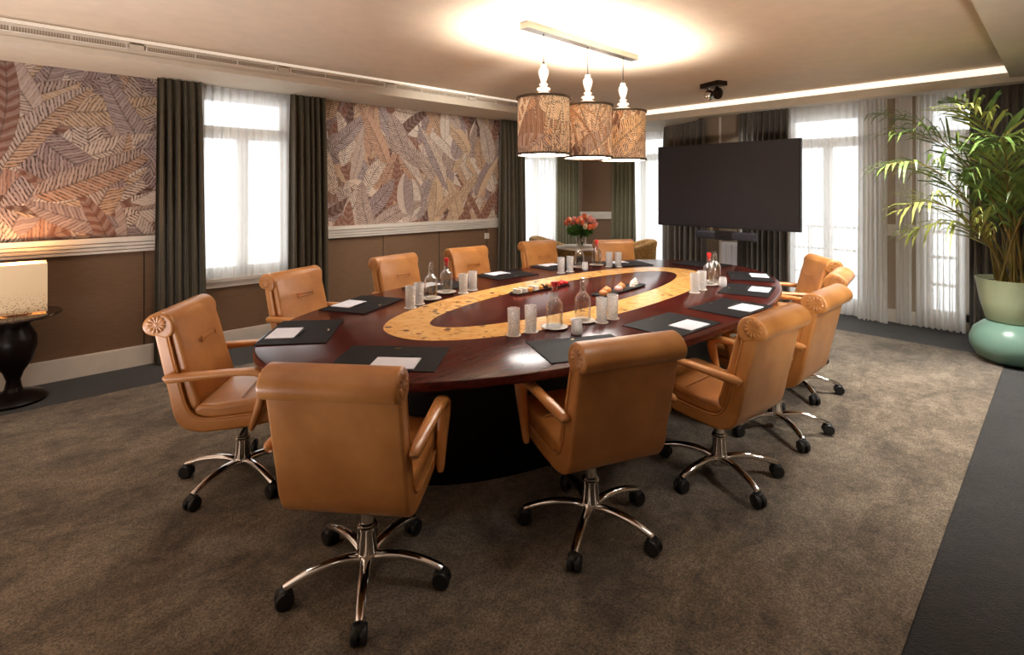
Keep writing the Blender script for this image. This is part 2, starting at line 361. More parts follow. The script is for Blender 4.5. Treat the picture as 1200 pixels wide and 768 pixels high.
# leaf mural / lampshade print --------------------------------------
PAL = [srgb(*c) for c in ((230,214,198),(216,196,180),(202,178,162),(188,162,148),(178,158,154),(206,166,132),(214,182,148),(164,140,136),(196,152,122),(226,204,184),(138,88,66),(98,60,46))]
def leaf_mesh(name, W, H, n, seed, place, m, parent=None, lscale=1.0, ang=(90, 38), step=.00004, back=(150,110,90), gain=1.0, light=.76):
    r = random.Random(seed); bm = bmesh.new(); uvl = bm.loops.layers.uv.new('leafuv'); cl = bm.loops.layers.float_color.new('leafcol')
    def quad(pts, uvs, col):
        f = bm.faces.new([bm.verts.new(p) for p in pts])
        for l, uv in zip(f.loops, uvs): l[uvl].uv = uv; l[cl] = col
    nx = max(1, int(W/.06)); bc = srgb(*back)
    for i in range(nx): quad([(W*i/nx,0,0),(W*(i+1)/nx,0,0),(W*(i+1)/nx,H,0),(W*i/nx,H,0)], [(W*i/nx,.5),(W*(i+1)/nx,.5),(W*(i+1)/nx,.5),(W*i/nx,.5)], bc[:3]+(.6,))
    order = [(r.uniform(-.15, W+.15), r.uniform(-.35, H+.1)) for _ in range(n)]
    r.shuffle(order)
    for k, (cx, cy) in enumerate(order):
        L = r.uniform(.42, .85)*lscale; hw = r.uniform(.065, .12)*lscale; a0 = math.radians(r.gauss(*ang)); bend = r.uniform(-1.0, 1.0)/ (L/lscale) * .8
        q_ = r.random(); ca = r.choice(PAL[:10]) if q_ < light else r.choice(PAL[10:]); cb = ca if r.random() < .6 or q_ >= light else r.choice(PAL[:10]); al = r.choice((.6, .8, .9, 1, 1)) if q_ < light else .3; hw *= 1 if q_ < light else .62; al2 = al if r.random() < .8 else .3
        S = 14; ds = L/S; p = Vector((cx, cy)); rows = []; a = a0; h = .0004+step*k
        for i in range(S+1):
            t = i/S; w = hw*(math.sin(PI*min(1, t**.72)))**.62 if 0 < t < 1 else .002
            d = Vector((math.cos(a), math.sin(a))); nn = Vector((-d.y, d.x)); rows.append((p.copy(), nn, w, t*L))
            p = p+d*ds; a += bend/lscale*ds
        for (p0, n0, w0, s0), (p1, n1, w1, s1) in zip(rows, rows[1:]):
            for sg, c, aa in ((1, ca, al), (-1, cb, al2)):
                q0, q1 = p0+n0*w0*sg, p1+n1*w1*sg
                pts = [(p0.x,p0.y,h),(p1.x,p1.y,h),(q1.x,q1.y,h),(q0.x,q0.y,h)]
                kk = .75/lscale; uvs = [(s0/lscale,0),(s1/lscale,0),(s1/lscale-w1*kk,sg),(s0/lscale-w0*kk,sg)]
                if sg < 0: pts.reverse(); uvs.reverse()
                quad(pts, uvs, (min(.9,c[0]*gain),min(.9,c[1]*gain),min(.9,c[2]*gain),aa))
    for co, no in (((0,0,0),(-1,0,0)),((W,0,0),(1,0,0)),((0,0,0),(0,-1,0)),((0,H,0),(0,1,0))):
        bmesh.ops.bisect_plane(bm, geom=bm.verts[:]+bm.edges[:]+bm.faces[:], plane_co=co, plane_no=no, clear_outer=True, dist=1e-6)
    for v in bm.verts: v.co = place(v.co.x, v.co.y, v.co.z)
    me = bpy.data.meshes.new(name); bm.to_mesh(me); bm.free(); me.materials.append(m)
    o = bpy.data.objects.new(name, me); COL.objects.link(o)
    if parent: o.parent = parent
    return o
o = leaf_mesh('leaf_wallpaper', .98-WF, ZS-1.147, 190, 11, lambda x, y, h: (WF+x, WL-.002-h, 1.147+y), M['mural'], lscale=1.25, ang=(75, 50), gain=.66); o['kind'] = 'structure'; o.name = 'wall_left_mural'
o = leaf_mesh('leaf_wallpaper', 5.33-2.30, ZS-1.147, 300, 23, lambda x, y, h: (2.30+x, WL-.002-h, 1.147+y), M['mural'], lscale=1.08, ang=(88, 32), gain=1.02, light=.80); o['kind'] = 'structure'; o.name = 'wall_left_mural.001'

# windows -------------------------------------------------------------
def window(n, axis, c, w, sgn, transom, mull, sill=True):
    u0, u1, z0, z1 = w; fr = MB(); d0, d1 = c+sgn*.06, c+sgn*.13
    def bar(a0, a1, za, zb, e=0):
        if axis == 'x': fr.box((a0, min(d0-e,d1+e), za), (a1, max(d0-e,d1+e), zb))
        else: fr.box((min(d0-e,d1+e), a0, za), (max(d0-e,d1+e), a1, zb))
    root = empty('window_%d' % n, (0,0,0)); root['kind'] = 'structure'
    bar(u0, u0+.09, z0, z1); bar(u1-.09, u1, z0, z1); bar(u0, u1, z0, z0+.09); bar(u0, u1, z1-.07, z1); bar(u0, u1, transom, transom+.12)
    for q in mull: bar(q-.05, q+.05, z0, transom)
    fr.build('window_frame', M['white'], root, 0)
    g = MB(); dm = (d0+d1)/2
    if axis == 'x': g.box((u0, dm-.003, z0), (u1, dm+.003, z1))
    else: g.box((dm-.003, u0, z0), (dm+.003, u1, z1))
    g.build('window_pane', M['pane'], root, 0)
    if sill:
        s = MB(); s.box((u0-.05, c-.06, z0-.035), (u1+.05, c+.06, z0)); s.box((u0-.02, c-.03, z0-.09), (u1+.02, c+.02, z0-.035)); s.build('window_sill', M['white'], root, 0)
    return root
window(1, 'x', WL, W1, 1, 2.06, [1.66]); window(2, 'x', BL, W2, 1, 2.06, [6.45]); window(3, 'y', BB, W3, 1, 2.06, [5.15], False)
window(4, 'y', WB, W4, 1, 2.10, [2.11], False); window(5, 'y', WB, W5, 1, 2.10, [.78], False)
# balcony rail and the house over the street, seen faintly through the sheers
t = empty('balcony_railing', (8.5, 2.0, 0)); tag(t, 'grey balcony railing outside the tall windows of the back wall', 'railing')
for z in (.35, .70, 1.02): b = MB(); b.tube([(0,-1.9,z),(0,1.9,z)], .02, 8); b.build('rail', M['rail'], t)
for y in (-1.9,-.6,.6,1.9): b = MB(); b.box((-.02,y-.02,0),(.02,y+.02,1.02)); b.build('post', M['rail'], t)

# curtains -------------------------------------------------------------
def curtain(name, path, z0, z1, folds, amp, m, label, cat, seed, group=None, flare=1.0, top=.5):
    r = random.Random(seed); P = [Vector((x,y,0)) for x, y in path]
    P = catmull(P, 8) if len(P) > 2 else P
    ls = [0]
    for p, q in zip(P, P[1:]): ls.append(ls[-1]+(q-p).length)
    def at(s):
        s = max(0, min(ls[-1], s))
        for i in range(len(P)-1):
            if s <= ls[i+1]+1e-9:
                d = (P[i+1]-P[i]); t = (s-ls[i])/max(1e-9, d.length); d.normalize(); return P[i]+(P[i+1]-P[i])*t, Vector((-d.y, d.x, 0))
        return P[-1], Vector((1,0,0))
    nx = int(folds*10); zs = [z1, z1-.03, z1-.08, z1-.14, z1-.3]; k = 9
    zs += [z1-.3-(z1-.3-z0)*(i+1)/k for i in range(k)]
    ph = [r.uniform(-.9,.9) for _ in range(int(folds)+3)]; am = [r.uniform(.45,1.45) for _ in range(int(folds)+3)]
    ph2 = [r.uniform(-1.0,1.0) for _ in range(int(folds)+3)]
    vs, fs = [], []
    for j, z in enumerate(zs):
        dn = (z1-z)/(z1-z0)
        for i in range(nx+1):
            u = i/nx; q = u*folds; c = int(q); f = q-c
            l = lambda A: A[c]*(1-f)+A[c+1]*f
            w = math.sin(2*PI*q+l(ph)+dn*l(ph2)*1.6)
            if dn < .06: w = math.copysign(abs(w)**1.6, w)
            a = amp*l(am)*(top+(1-top)*min(1, dn*5))*(1+.25*(flare-1)*dn)
            s = ls[-1]*(.5+(u-.5)*(1+(flare-1)*.16*(dn**.7)))
            over = 0
            if s < 0 or s > ls[-1]: over = s if s < 0 else s-ls[-1]
            p, nn = at(s)
            if over:
                e = (P[1]-P[0]).normalized() if over < 0 else (P[-1]-P[-2]).normalized(); p = p+e*over
            p = p+nn*(a*w)+nn.cross(Vector((0,0,1)))*(-.25*a*math.sin(4*PI*q)*dn)
            vs.append((p.x, p.y, z))
    n = nx+1
    for j in range(len(zs)-1):
        for i in range(nx): fs.append((j*n+i, j*n+i+1, (j+1)*n+i+1, (j+1)*n+i))
    b = MB(); b.add(vs, fs); o = b.build(name, m, None, 180); 
    return tag(o, label, cat, group)
G1, G2 = 'olive side curtains', 'white sheer curtains'
curtain('curtain', [(.90,5.52),(1.25,5.52)], .012, ZS-.005, 6, .045, M['drape'], 'dark olive curtain hanging just right of the left leaf mural panel', 'curtain', 1, G1, 1.8)
curtain('curtain', [(2.07,5.54),(2.44,5.54)], .012, ZS-.005, 6, .045, M['drape'], 'dark olive curtain left of the wide leaf mural, right side of the single left window', 'curtain', 2, G1, 1.5)
curtain('curtain', [(4.98,5.50),(5.42,5.50)], .012, ZS-.005, 6, .05, M['drape'], 'dark olive curtain at the far right end of the wide leaf mural', 'curtain', 3, G1, 2.0)
curtain('curtain', [(6.70,5.98),(7.28,6.0)], .012, ZS-.005, 7, .04, M['drape2'], 'green curtain left of the narrow brown wall pier behind the flowers', 'curtain', 4, G1, 1.3)
curtain('curtain', [(7.80,5.62),(7.78,5.12)], .012, ZS-.005, 6, .05, M['drape2'], 'green curtain right of the narrow brown wall pier in the bay', 'curtain', 5, G1, 1.6)
curtain('curtain', [(7.60,4.46),(7.43,4.28),(7.39,3.95),(7.38,3.66)], .012, 2.60, 9, .045, M['drape3'], 'smoky curtain behind the left half of the television', 'curtain', 6, G1, 1.0)
curtain('curtain', [(7.36,3.16),(7.34,2.50)], .012, 2.622, 9, .05, M['drape3'], 'smoky curtain behind the right half of the television', 'curtain', 7, G1, 1.0)
curtain('curtain', [(7.28,.70),(7.28,.02)], .012, 2.622, 9, .05, M['drape3'], 'dark curtain behind the palm at the right end of the back wall', 'curtain', 8, G1, 1.0)
curtain('sheer_curtain', [(1.22,5.61),(2.10,5.61)], .70, ZS-.005, 12, .018, M['sheer'], 'white sheer curtain over the single window in the left wall', 'sheer curtain', 11, G2)
curtain('sheer_curtain', [(5.75,6.06),(6.95,6.06)], .02, ZS-.005, 16, .02, M['sheer'], 'white sheer curtain left of the flowers, seen below the pendant lamps', 'sheer curtain', 12, G2)
curtain('sheer_curtain', [(7.93,5.30),(7.93,4.34)], .02, ZS-.005, 14, .022, M['sheer'], 'white sheer curtain directly left of the television', 'sheer curtain', 13, G2)
curtain('sheer_curtain', [(7.42,2.52),(7.40,1.66)], .02, 2.622, 11, .02, M['sheer'], 'wide white sheer curtain directly right of the television', 'sheer curtain', 14, G2)
curtain('sheer_curtain', [(7.30,1.72),(7.30,1.42)], .02, 2.622, 7, .05, M['sheer'], 'bunched white sheer curtain left of the gap behind the palm', 'sheer curtain', 15, G2, 1.0)
curtain('sheer_curtain', [(7.37,1.36),(7.36,1.20)], .02, 2.622, 4, .045, M['sheer'], 'narrow white sheer curtain in front of the wall pier at the back', 'sheer curtain', 17, G2, 1.0)
curtain('sheer_curtain', [(7.38,1.17),(7.38,.74)], .02, 2.622, 8, .04, M['sheer'], 'white sheer curtain directly behind the palm fronds', 'sheer curtain', 16, G2)

# vent grilles in the left soffit
for i in range(6):
    x0 = -.36+1.10*i
    t = empty('vent_grille', (x0, 4.925, 2.655)); tag(t, 'slim white slot vent in the left ceiling soffit, one of a row', 'vent', 'slot vents along the left soffit')
    if i == 0: gr = t; bb = MB(); bb.box((0,-.004,-.018),(.96,0,.018)); back = bb.build('vent_back', M['beige'], t, 0)
    if i == 0:
        fr = MB(); fr.box((-.012,-.014,.016),(.972,0,.022)); fr.box((-.012,-.012,-.022),(.972,0,-.017)); fr.box((-.012,-.012,-.02),(0,0,.02)); fr.box((.96,-.012,-.02),(.972,0,.02))
        for q in (.32,.64): fr.box((q,-.012,-.018),(q+.01,0,.018))
        fr.build('vent_frame', M['white'], t, 0)
        sl = MB()
        for q in range(64): sl.box((.004+q*.015,-.008,-.016),(.009+q*.015,-.003,.016))
        sl.build('louvre', M['soffit'], t, 0)
    else:
        for c in kids(gr): copy_tree(c, t)
b = MB()
for i in range(6): x0 = -.36+1.10*i; b.box((x0+.985, 4.905, 2.632), (x0+1.075, 4.925, 2.682))
struct('trim_13', b, M['soffit'])

# ------------------------------------------------------------------ boardroom table
TX, TY, TA, TB, TN, TZ = 3.22, 2.63, 2.39, 1.245, 2.12, .75
def sup(A, B, n, k=120, rot=0.0):
    out = []
    for i in range(k):
        a = 2*PI*i/k; c, s = math.cos(a), math.sin(a)
        x = A*math.copysign(abs(c)**(2/n), c); y = B*math.copysign(abs(s)**(2/n), s)
        out.append((x*math.cos(rot)-y*math.sin(rot), x*math.sin(rot)+y*math.cos(rot)))
    return out
tab = empty('boardroom_table', (TX, TY, 0), .03)
tag(tab, 'long oval dark mahogany boardroom table with a pale burl wood ring inlaid in its top', 'table')
b = MB()
rg = []
for d, z in ((-.06, TZ-.05), (-.012, TZ-.046), (0, TZ-.036), (0, TZ-.012), (-.004, TZ-.004), (-.012, TZ)):
    rg.append([(x, y, z) for x, y in sup(TA+d, TB+d, TN)])
b.rings(rg); b.build('tabletop', M['mahogany'], tab, 35)
def ring(outer, inner, z): 
    b = MB(); n = len(outer); b.add([(x,y,z) for x,y in outer]+[(x,y,z) for x,y in inner], [(i, (i+1) % n, n+(i+1) % n, n+i) for i in range(n)]); return b
ring(sup(1.71,.625,2.2,160,.012), sup(1.43,.382,1.95,160,.01), TZ+.0008).build('burl_inlay', M['burl'], tab, 0)
ring(sup(TA+.0015,TB+.0015,TN), sup(TA-.02,TB-.02,TN), TZ-.05)
b = MB(); b.rings([[(x,y,z) for x,y in sup(TA-.50-d, TB-.50-d, TN)] for d, z in ((0,TZ-.049),(0,TZ-.10),(.01,TZ-.105))]); b.build('apron', M['darkwood'], tab, 35)
b = MB(); b.rings([[(x,y,z) for x,y in sup(1.75+d,.70+d,2.1)] for d, z in ((.03,.006),(.03,.06),(0,.065),(0,TZ-.1))]); b.build('pedestal', M['darkwood'], tab, 35)

# ------------------------------------------------------------------ office chairs
def wp(x, z):
    X = x+.055*max(0, z-.45)/.5
    Z = z-.026*min(1, max(0, .56-z)/.17)-.020*max(0, z-.56)/.4
    return X, Z
def make_chair():
    root = empty('office_chair', (0,0,0)); L = M['leather']
    out = catmull([(-.372,.870,0),(-.350,.80,0),(-.312,.68,0),(-.270,.55,0),(-.235,.455,0),(-.195,.405,0),(-.12,.383,0),(-.05,.384,0),(.04,.389,0),(.18,.405,0),(.262,.425,0)], 4)
    inn = catmull([(.285,.455,0),(.255,.472,0),(.10,.452,0),(-.06,.442,0),(-.13,.452,0),(-.172,.490,0),(-.205,.56,0),(-.245,.68,0),(-.285,.80,0),(-.300,.85,0),(-.310,.875,0)], 4)
    ol = [wp(p.x,p.y) for p in out]+[wp(p.x,p.y) for p in inn]
    b = MB(); b.loft(ol, -.24, .24, .014); sh = b.build('shell', L, root, 50)
    # rolled head of the back, with pleated rosette ends
    cx, cz = wp(-.362, .914)
    hd = catmull([(-.282,.862,0),(-.278,.892,0),(-.287,.928,0),(-.312,.958,0),(-.350,.974,0),(-.392,.965,0),(-.420,.938,0),(-.428,.905,0),(-.412,.872,0),(-.382,.856,0),(-.350,.850,0),(-.310,.838,0)], 3, True)
    b = MB(); b.loft([wp(p.x,p.y) for p in hd], -.243, .243, .014); roll = b.build('head_roll', L, root, 60)
    for sg in (-1, 1):
        b = MB(); k2 = 36; rg = []
        for r, dy, amp in ((.047,.0,0),(.042,.005,.003),(.028,.005,.0034),(.012,.002,.001),(.008,.004,0),(.0005,.005,0)):
            rg.append([(cx+r*math.cos(2*PI*k/k2), sg*(.2405+dy+(amp if k % 3 else -amp)), cz+r*math.sin(2*PI*k/k2)) for k in range(k2)])
        b.rings(rg); b.build('rosette', L, roll, 60)
    # back cushion
    bc = catmull([(-.168,.487,0),(-.205,.56,0),(-.247,.68,0),(-.287,.80,0),(-.306,.86,0),(-.328,.92,0),(-.312,.944,0),(-.289,.925,0),(-.262,.86,0),(-.238,.80,0),(-.196,.68,0),(-.155,.575,0),(-.128,.51,0),(-.140,.480,0)], 3, True)
    b = MB(); b.loft([wp(p.x,p.y) for p in bc], -.228, .228, .018, crown=.008); bk = b.build('backrest', L, root, 60)
    def onback(z, y): 
        q = (z-.5)/.4; x = -.118-.135*q; X, Z = wp(x, z); return (X+.006*(1-(y/.236)**2)+.002, y, Z)
    b = MB()
    for z in (.800, .778): b.tube([onback(z, y) for y in [-.07+.014*i for i in range(11)]], .0035, 6)
    for y in (-.075, .075): b.tube([onback(z, y) for z in (.772,.789,.806)], .004, 6)
    b.build('stitched_pull', L, bk, 60)
    for sg in (-1,1): b = MB(); b.tube([(wp(p.x,p.y)[0], sg*.2375, wp(p.x,p.y)[1]) for p in inn[6:-2]], .0045, 6); b.build('piping', L, sh, 60)
    sc = catmull([(-.135,.455,0),(-.06,.437,0),(.10,.447,0),(.25,.467,0),(.298,.468,0),(.312,.492,0),(.296,.520,0),(.24,.530,0),(.10,.512,0),(-.05,.497,0),(-.125,.500,0),(-.15,.48,0)], 3, True)
    b = MB(); b.loft([wp(p.x,p.y) for p in sc], -.230, .230, .020, crown=.008); st = b.build('seat', L, root, 60)
    b = MB(); b.tube([(.07, y, wp(.07,.5135)[1]+.0075*(1-(y/.24)**2)) for y in [-.2+.04*i for i in range(11)]], .003, 6); b.build('seat_seam', L, st, 60)
    # arms
    for sg in (-1, 1):
        p = catmull([(-.262,.632,0),(-.250,.637,0),(-.18,.642,0),(-.05,.651,0),(.08,.657,0),(.165,.654,0),(.200,.630,0),(.196,.580,0),(.172,.49,0),(.142,.395,0),(.134,.368,0)], 4)
        w = [(.010,.012),(.020,.022),(.024,.022),(.025,.018),(.028,.017),(.031,.022),(.032,.026),(.029,.024),(.022,.019),(.018,.016),(.010,.010)]
        rad = []
        for i in range(len(p)):
            q = i/4; c = min(int(q), 9); f = q-c; rad.append((w[c][0]*(1-f)+w[c+1][0]*f, w[c][1]*(1-f)+w[c+1][1]*f))
        b = MB(); b.tube([(v.x, sg*.268, v.y) for v in p], rad, 14, up=(0,0,1)); 
        # keep the frame of the tube steady around the bend
        b = MB(); n = 14; rg = []
        for i, v in enumerate(p):
            t = (p[min(i+1,len(p)-1)]-p[max(i-1,0)]).normalized(); nn = Vector((-t.y, t.x, 0)); rw, rt = rad[i]
            rg.append([(v.x+nn.x*rt*math.sin(2*PI*k/n), sg*.264+rw*math.copysign(abs(math.cos(2*PI*k/n))**.8, math.cos(2*PI*k/n)), v.y+nn.y*rt*math.sin(2*PI*k/n)) for k in range(n)])
        b.rings(rg); b.build('armrest', L, root, 60)
    # mechanism, column, five star base
    b = MB(); b.box((-.10,-.07,.322),(.14,.07,.362)); b.box((-.04,-.045,.30),(.06,.045,.322)); b.tube([(.05,-.05,.325),(.06,-.2,.318)], .007, 6); b.build('tilt_mechanism', M['black'], root, 30)
    b = MB(); b.lathe([(.027,.20),(.027,.315)], 20); b.lathe([(.040,.115),(.037,.205),(.039,.208),(.039,.218),(.034,.222),(.034,.228),(.029,.232),(.026,.233)], 22); b.lathe([(.030,.052),(.042,.060),(.045,.09),(.041,.115),(.039,.118)], 22); b.build('gas_column', M['chrome'], root, 40)
    p = catmull([(.02,0,.092),(.07,0,.106),(.14,0,.110),(.22,0,.100),(.28,0,.083),(.306,0,.074)], 4)
    n = 12; rg = []
    for i, v in enumerate(p):
        f = i/(len(p)-1); w = .024-.007*f; h = .018-.005*f; t = (p[min(i+1,len(p)-1)]-p[max(i-1,0)]).normalized(); nn = Vector((-t.z,0,t.x))
        rg.append([(v.x+nn.x*h*math.sin(2*PI*k/n), w*math.cos(2*PI*k/n), v.z+nn.z*h*math.sin(2*PI*k/n)) for k in range(n)])
    lm = MB(); lm.rings(rg); leg = lm.build('base_leg', M['chrome'], root, 60)
    c = MB()
    for sg in (-1,1): c.lathe([(.010,0),(.030,.002),(.034,.007),(.034,.018),(.030,.024),(.006,.025)], 20, None, T(.305, sg*.003, .034) @ RX(-sg*PI/2))
    c.lathe([(.012,.052),(.012,.080)], 10, None, T(.296,0,0)); c.lathe([(.001,.072),(.02,.070),(.027,.060),(.027,.04),(.02,.036)], 14, None, T(.303,0,0))
    c.build('caster', M['black'], leg, 40)
    for i in range(1, 5): l2 = copy_tree(leg, root); l2.rotation_euler.z = 2*PI*i/5
    return root
chairs = [  # x, y, facing, star angle, label
    (.885,3.05,-36,-152,'tan leather office chair seen in profile at the left end of the table'),
    (1.015,1.915,41,-123,'tan leather office chair nearest the camera with its back squarely to it'),
    (1.925,1.51,68.5,-82,'tan leather office chair with back to camera, right of the nearest chair'),
    (2.78,1.30,85,-119,'tan leather office chair third from the left along the near side'),
    (3.58,1.30,89,-131,'tan leather office chair second from the right along the near side of the table'),
    (4.40,1.46,98,-136,'tan leather office chair mostly hidden behind another at the near right of the table'),
    (5.06,1.74,128,-130,'tan leather office chair at the far right showing the front of its backrest'),
    (1.63,3.73,-66,-100,'tan leather office chair in front of the single left window'),
    (2.57,3.95,-80,-95,'tan leather office chair second on the window side, behind the left pair of bottles'),
    (3.40,4.0,-92,-90,'tan leather office chair third on the window side, below the wide leaf mural'),
    (4.41,3.98,-98,-110,'tan leather office chair in front of the green curtain at the far side'),
    (5.04,3.47,-121,-80,'tan leather office chair on the far side just right of the flowers'),
]
proto = make_chair()
for i, (x, y, a, s, lab) in enumerate(chairs):
    o = proto if i == 0 else copy_tree(proto)
    o.location = (x, y, .006); o.rotation_euler.z = math.radians(a)
    k = 0
    for c in kids(o):
        if i == 4 and not c.name.startswith('base_leg'):
            if c.name.startswith('gas'): c.scale.z = 1.06
            else: c.location.z = .0
        if c.name.startswith('base_leg'): c.rotation_euler.z = math.radians(s-a)+2*PI*k/5; k += 1
    tag(o, lab, 'chair', 'tan leather chairs round the boardroom table')

# ------------------------------------------------------------------ desk pads, note pads, pens
def make_pad():
    t = empty('desk_pad', (0,0,0)); b = MB(); b.box((-.18,-.25,0),(.18,.25,.005)); o = b.build('pad_sheet', M['pad'], t, 0)
    md = o.modifiers.new('bevel', 'BEVEL'); md.width = .0015; md.segments = 2
    b = MB(); b.tube([(.13+.012*math.cos(a), .02*math.sin(a)*1.0, .0065) for a in [PI*.15+i*PI*.7/8-PI/2+.3 for i in range(9)]], [(.0012+.002*math.sin(PI*i/8), .0012) for i in range(9)], 8); b.build('emblem', M['gilt'], t)
    return t
pp = make_pad()
b = MB(); b.box((-.074,-.105,0),(.074,.105,.004)); np_ = b.build('notepad', M['paper'], None, 0)
b = MB(); b.lathe([(.001,-.07),(.004,-.062),(.0045,.0),(.0045,.066),(.002,.07)], 10, None, RX(PI/2)); pen = b.build('pen', M['black'])
pads = [  # x, y, facing, where
    (1.18,2.98,-36,'at the left end of the table','c'),(1.30,2.22,43,'before the nearest chair','c'),(2.10,1.69,64,'right of the nearest chair','c'),
    (2.85,1.62,88,'right of the near bottles','c'),(3.55,1.58,88,'third from the right along the near edge','c'),(4.26,1.76,104,'second from the right along the near edge','c'),(4.94,2.02,118,'at the right end of the near edge','c'),
    (1.77,3.40,-62,'by the single left window','c'),(2.56,3.60,-82,'behind the left pair of bottles','c'),(3.37,3.64,-92,'before the third window-side chair','c'),(4.14,3.68,-97,'behind the far pair of glasses','c'),(4.80,3.30,-118,'in front of the flowers','c'),
    (5.36,2.70,178,'at the far right tip of the table, without a note pad','')]
first = True
for i, (x, y, a, w, hasn) in enumerate(pads):
    o = pp if i == 0 else copy_tree(pp); A = math.radians(a); o.location = (x, y, TZ+.0006); o.rotation_euler.z = A
    tag(o, 'black leather desk pad '+w, 'desk pad', 'black desk pads on the table')
    if not hasn: continue
    n = np_ if i == 0 else copy_tree(np_); lx, ly = -.085, -.045
    n.location = (x+lx*math.cos(A)-ly*math.sin(A), y+lx*math.sin(A)+ly*math.cos(A), TZ+.0062); n.rotation_euler.z = A
    tag(n, 'white note pad on the black desk pad '+w, 'note pad', 'white note pads on the desk pads')
    q = pen if i == 0 else copy_tree(pen); lx, ly = .004, -.045
    q.location = (x+lx*math.cos(A)-ly*math.sin(A), y+lx*math.sin(A)+ly*math.cos(A), TZ+.0102); q.rotation_euler.z = A
    tag(q, 'slim black pen beside the note pad '+w, 'pen', 'black pens on the desk pads')

# ------------------------------------------------------------------ glassware
def make_bottle(red):
    t = empty('water_bottle'); b = MB()
    pr = [(.001,.003),(.036,.0),(.040,.004),(.041,.02),(.041,.105),(.038,.122),(.028,.138),(.0175,.148),(.0145,.158),(.0138,.190),(.016,.192),(.016,.200)]
    inn = [(.012,.200),(.0112,.188),(.0112,.158),(.0145,.150),(.025,.138),(.035,.121),(.038,.105),(.038,.02),(.036,.007),(.001,.006)]
    pr = [(r*1.2,z*1.2) for r,z in pr]; inn = [(r*1.2+.001,z*1.2) for r,z in inn]
    b.lathe(pr+inn, 24, None, None, (True, True)); b.build('bottle_body', M['glass'], t, 40)
    b = MB()
    if red: b.lathe([(.0125,.205),(.0135,.24),(.0185,.241),(.0185,.262),(.016,.267),(.001,.268)], 18); b.build('stopper', M['red'], t, 40)
    else: b.lathe([(.0105,.222),(.0105,.241),(.015,.243),(.0155,.264),(.001,.268)], 16); b.build('stopper', M['glass'], t, 40)
    return t
def make_glass():
    b = MB(); b.lathe([(.001,.001),(.030,.0),(.032,.004),(.0355,.146),(.034,.147),(.0305,.012),(.001,.010)], 22); return b.build('tall_glass', M['cut'], None, 40)
def make_tumbler():
    b = MB(); b.lathe([(.001,.001),(.026,0),(.031,.008),(.033,.03),(.030,.055),(.027,.078),(.0255,.078),(.028,.05),(.029,.02),(.001,.01)], 20); return b.build('tumbler', M['tumb'], None, 40)
def make_saucer():
    b = MB(); b.lathe([(.001,.0),(.045,.0),(.050,.004),(.076,.010),(.078,.012),(.074,.013),(.050,.007),(.001,.005)], 32); return b.build('saucer', M['china'], None, 40)
def make_coaster():
    b = MB(); b.lathe([(.001,0),(.042,0),(.043,.0015),(.042,.003),(.001,.003)], 28); return b.build('coaster', M['china'], None, 40)
proto_ = {}
def put(kind, maker, x, y, z, label, cat, group, rz=0):
    if kind not in proto_: o = proto_[kind] = maker()
    else: o = copy_tree(proto_[kind])
    o.location = (x, y, z); o.rotation_euler.z = rz; return tag(o, label, cat, group)
F_ = 614.0; DN = math.hypot(650, 614); CA, SA = 650/DN, 614/DN
def pt(u, v, z):  # where the sight line through a measured point meets height z
    X, Zr = (u-600)/F_, -(v-222)/F_; t = (z-1.56)/Zr
    return (CA*X+SA)*t, (-SA*X+CA)*t
sets = [('near centre', [(602,394),(622,390),(705,379),(718,374.5)], [(650,387,1),(683,379.5,0)], (676,391.5)),
        ('left', [(481,362),(491,357.5),(543,344.5),(554,341)], [(505,353,0),(523,345.5,1)], None),
        ('far', [(657.5,321),(668,319.5),(714,313.5),(724.5,313.5)], [(679,316,0),(699,313.5,1)], (685.5,316.5)),
        ('right', [(814,344),(822.5,340.5)], [(831,336.5,1),(837.5,333,0)], (847,336))]
for nm, gl, bt, tm in sets:
    for i, (u, v) in enumerate(gl):
        x, y = pt(u, v-1, TZ); od = ['first','second','third','last'][i] if len(gl) > 2 else ['front','rear'][i]
        put('coaster', make_coaster, x, y, TZ+.0008, 'white paper coaster under the %s tall glass of the %s bottle set' % (od, nm), 'coaster', 'coasters on the table')
        put('glass', make_glass, x, y, TZ+.0042, 'tall cut glass tumbler, %s from the left in the %s bottle set' % (od, nm), 'glass', 'tall glasses on the table', i)
    for (u, v, r) in bt:
        x, y = pt(u, v-2, TZ)
        put('saucer', make_saucer, x, y, TZ+.0008, 'white saucer under the %s bottle of the %s set' % ('red-stoppered' if r else 'clear-stoppered', nm), 'saucer', 'saucers under the bottles')
        put('bottle%d' % r, (lambda r=r: make_bottle(r)), x, y, TZ+.0065, 'clear glass water bottle with %s stopper in the %s bottle set' % ('red' if r else 'clear', nm), 'bottle', 'water bottles on the table')
    if tm:
        x, y = pt(*tm, TZ); put('tumbler', make_tumbler, x, y, TZ+.0008, 'small frosted cut glass tumbler beside the bottles of the %s set' % nm, 'glass', 'small tumblers on the table')

# trays
def tray(p0, p1, w, label):
    (x0,y0),(x1,y1) = p0, p1; a = math.atan2(y1-y0, x1-x0); L = math.hypot(x1-x0, y1-y0)
    b = MB(); b.rings([[(x,y,z) for x,y in sup(L/2+d, w/2+d, 9, 48)] for d, z in ((-.008,0),(0,.002),(.004,.012),(.002,.013),(-.004,.005))]); o = b.build('serving_tray', M['black'], None, 40)
    o.location = ((x0+x1)/2, (y0+y1)/2, TZ+.001); o.rotation_euler.z = a; tag(o, label, 'tray'); return (x0,y0), (math.cos(a), math.sin(a)), L
p0, d, L = tray(pt(601,346,TZ), pt(664,333,TZ), .10, 'narrow black tray carrying a row of sweets from white to red')
cols = ['pastry3','pastry3','orange','pastry3','orange','choc','pastry','red','red','red']
nmc = {'pastry3':'white cube','orange':'orange','choc':'dark chocolate','pastry':'golden','red':'red wrapped'}
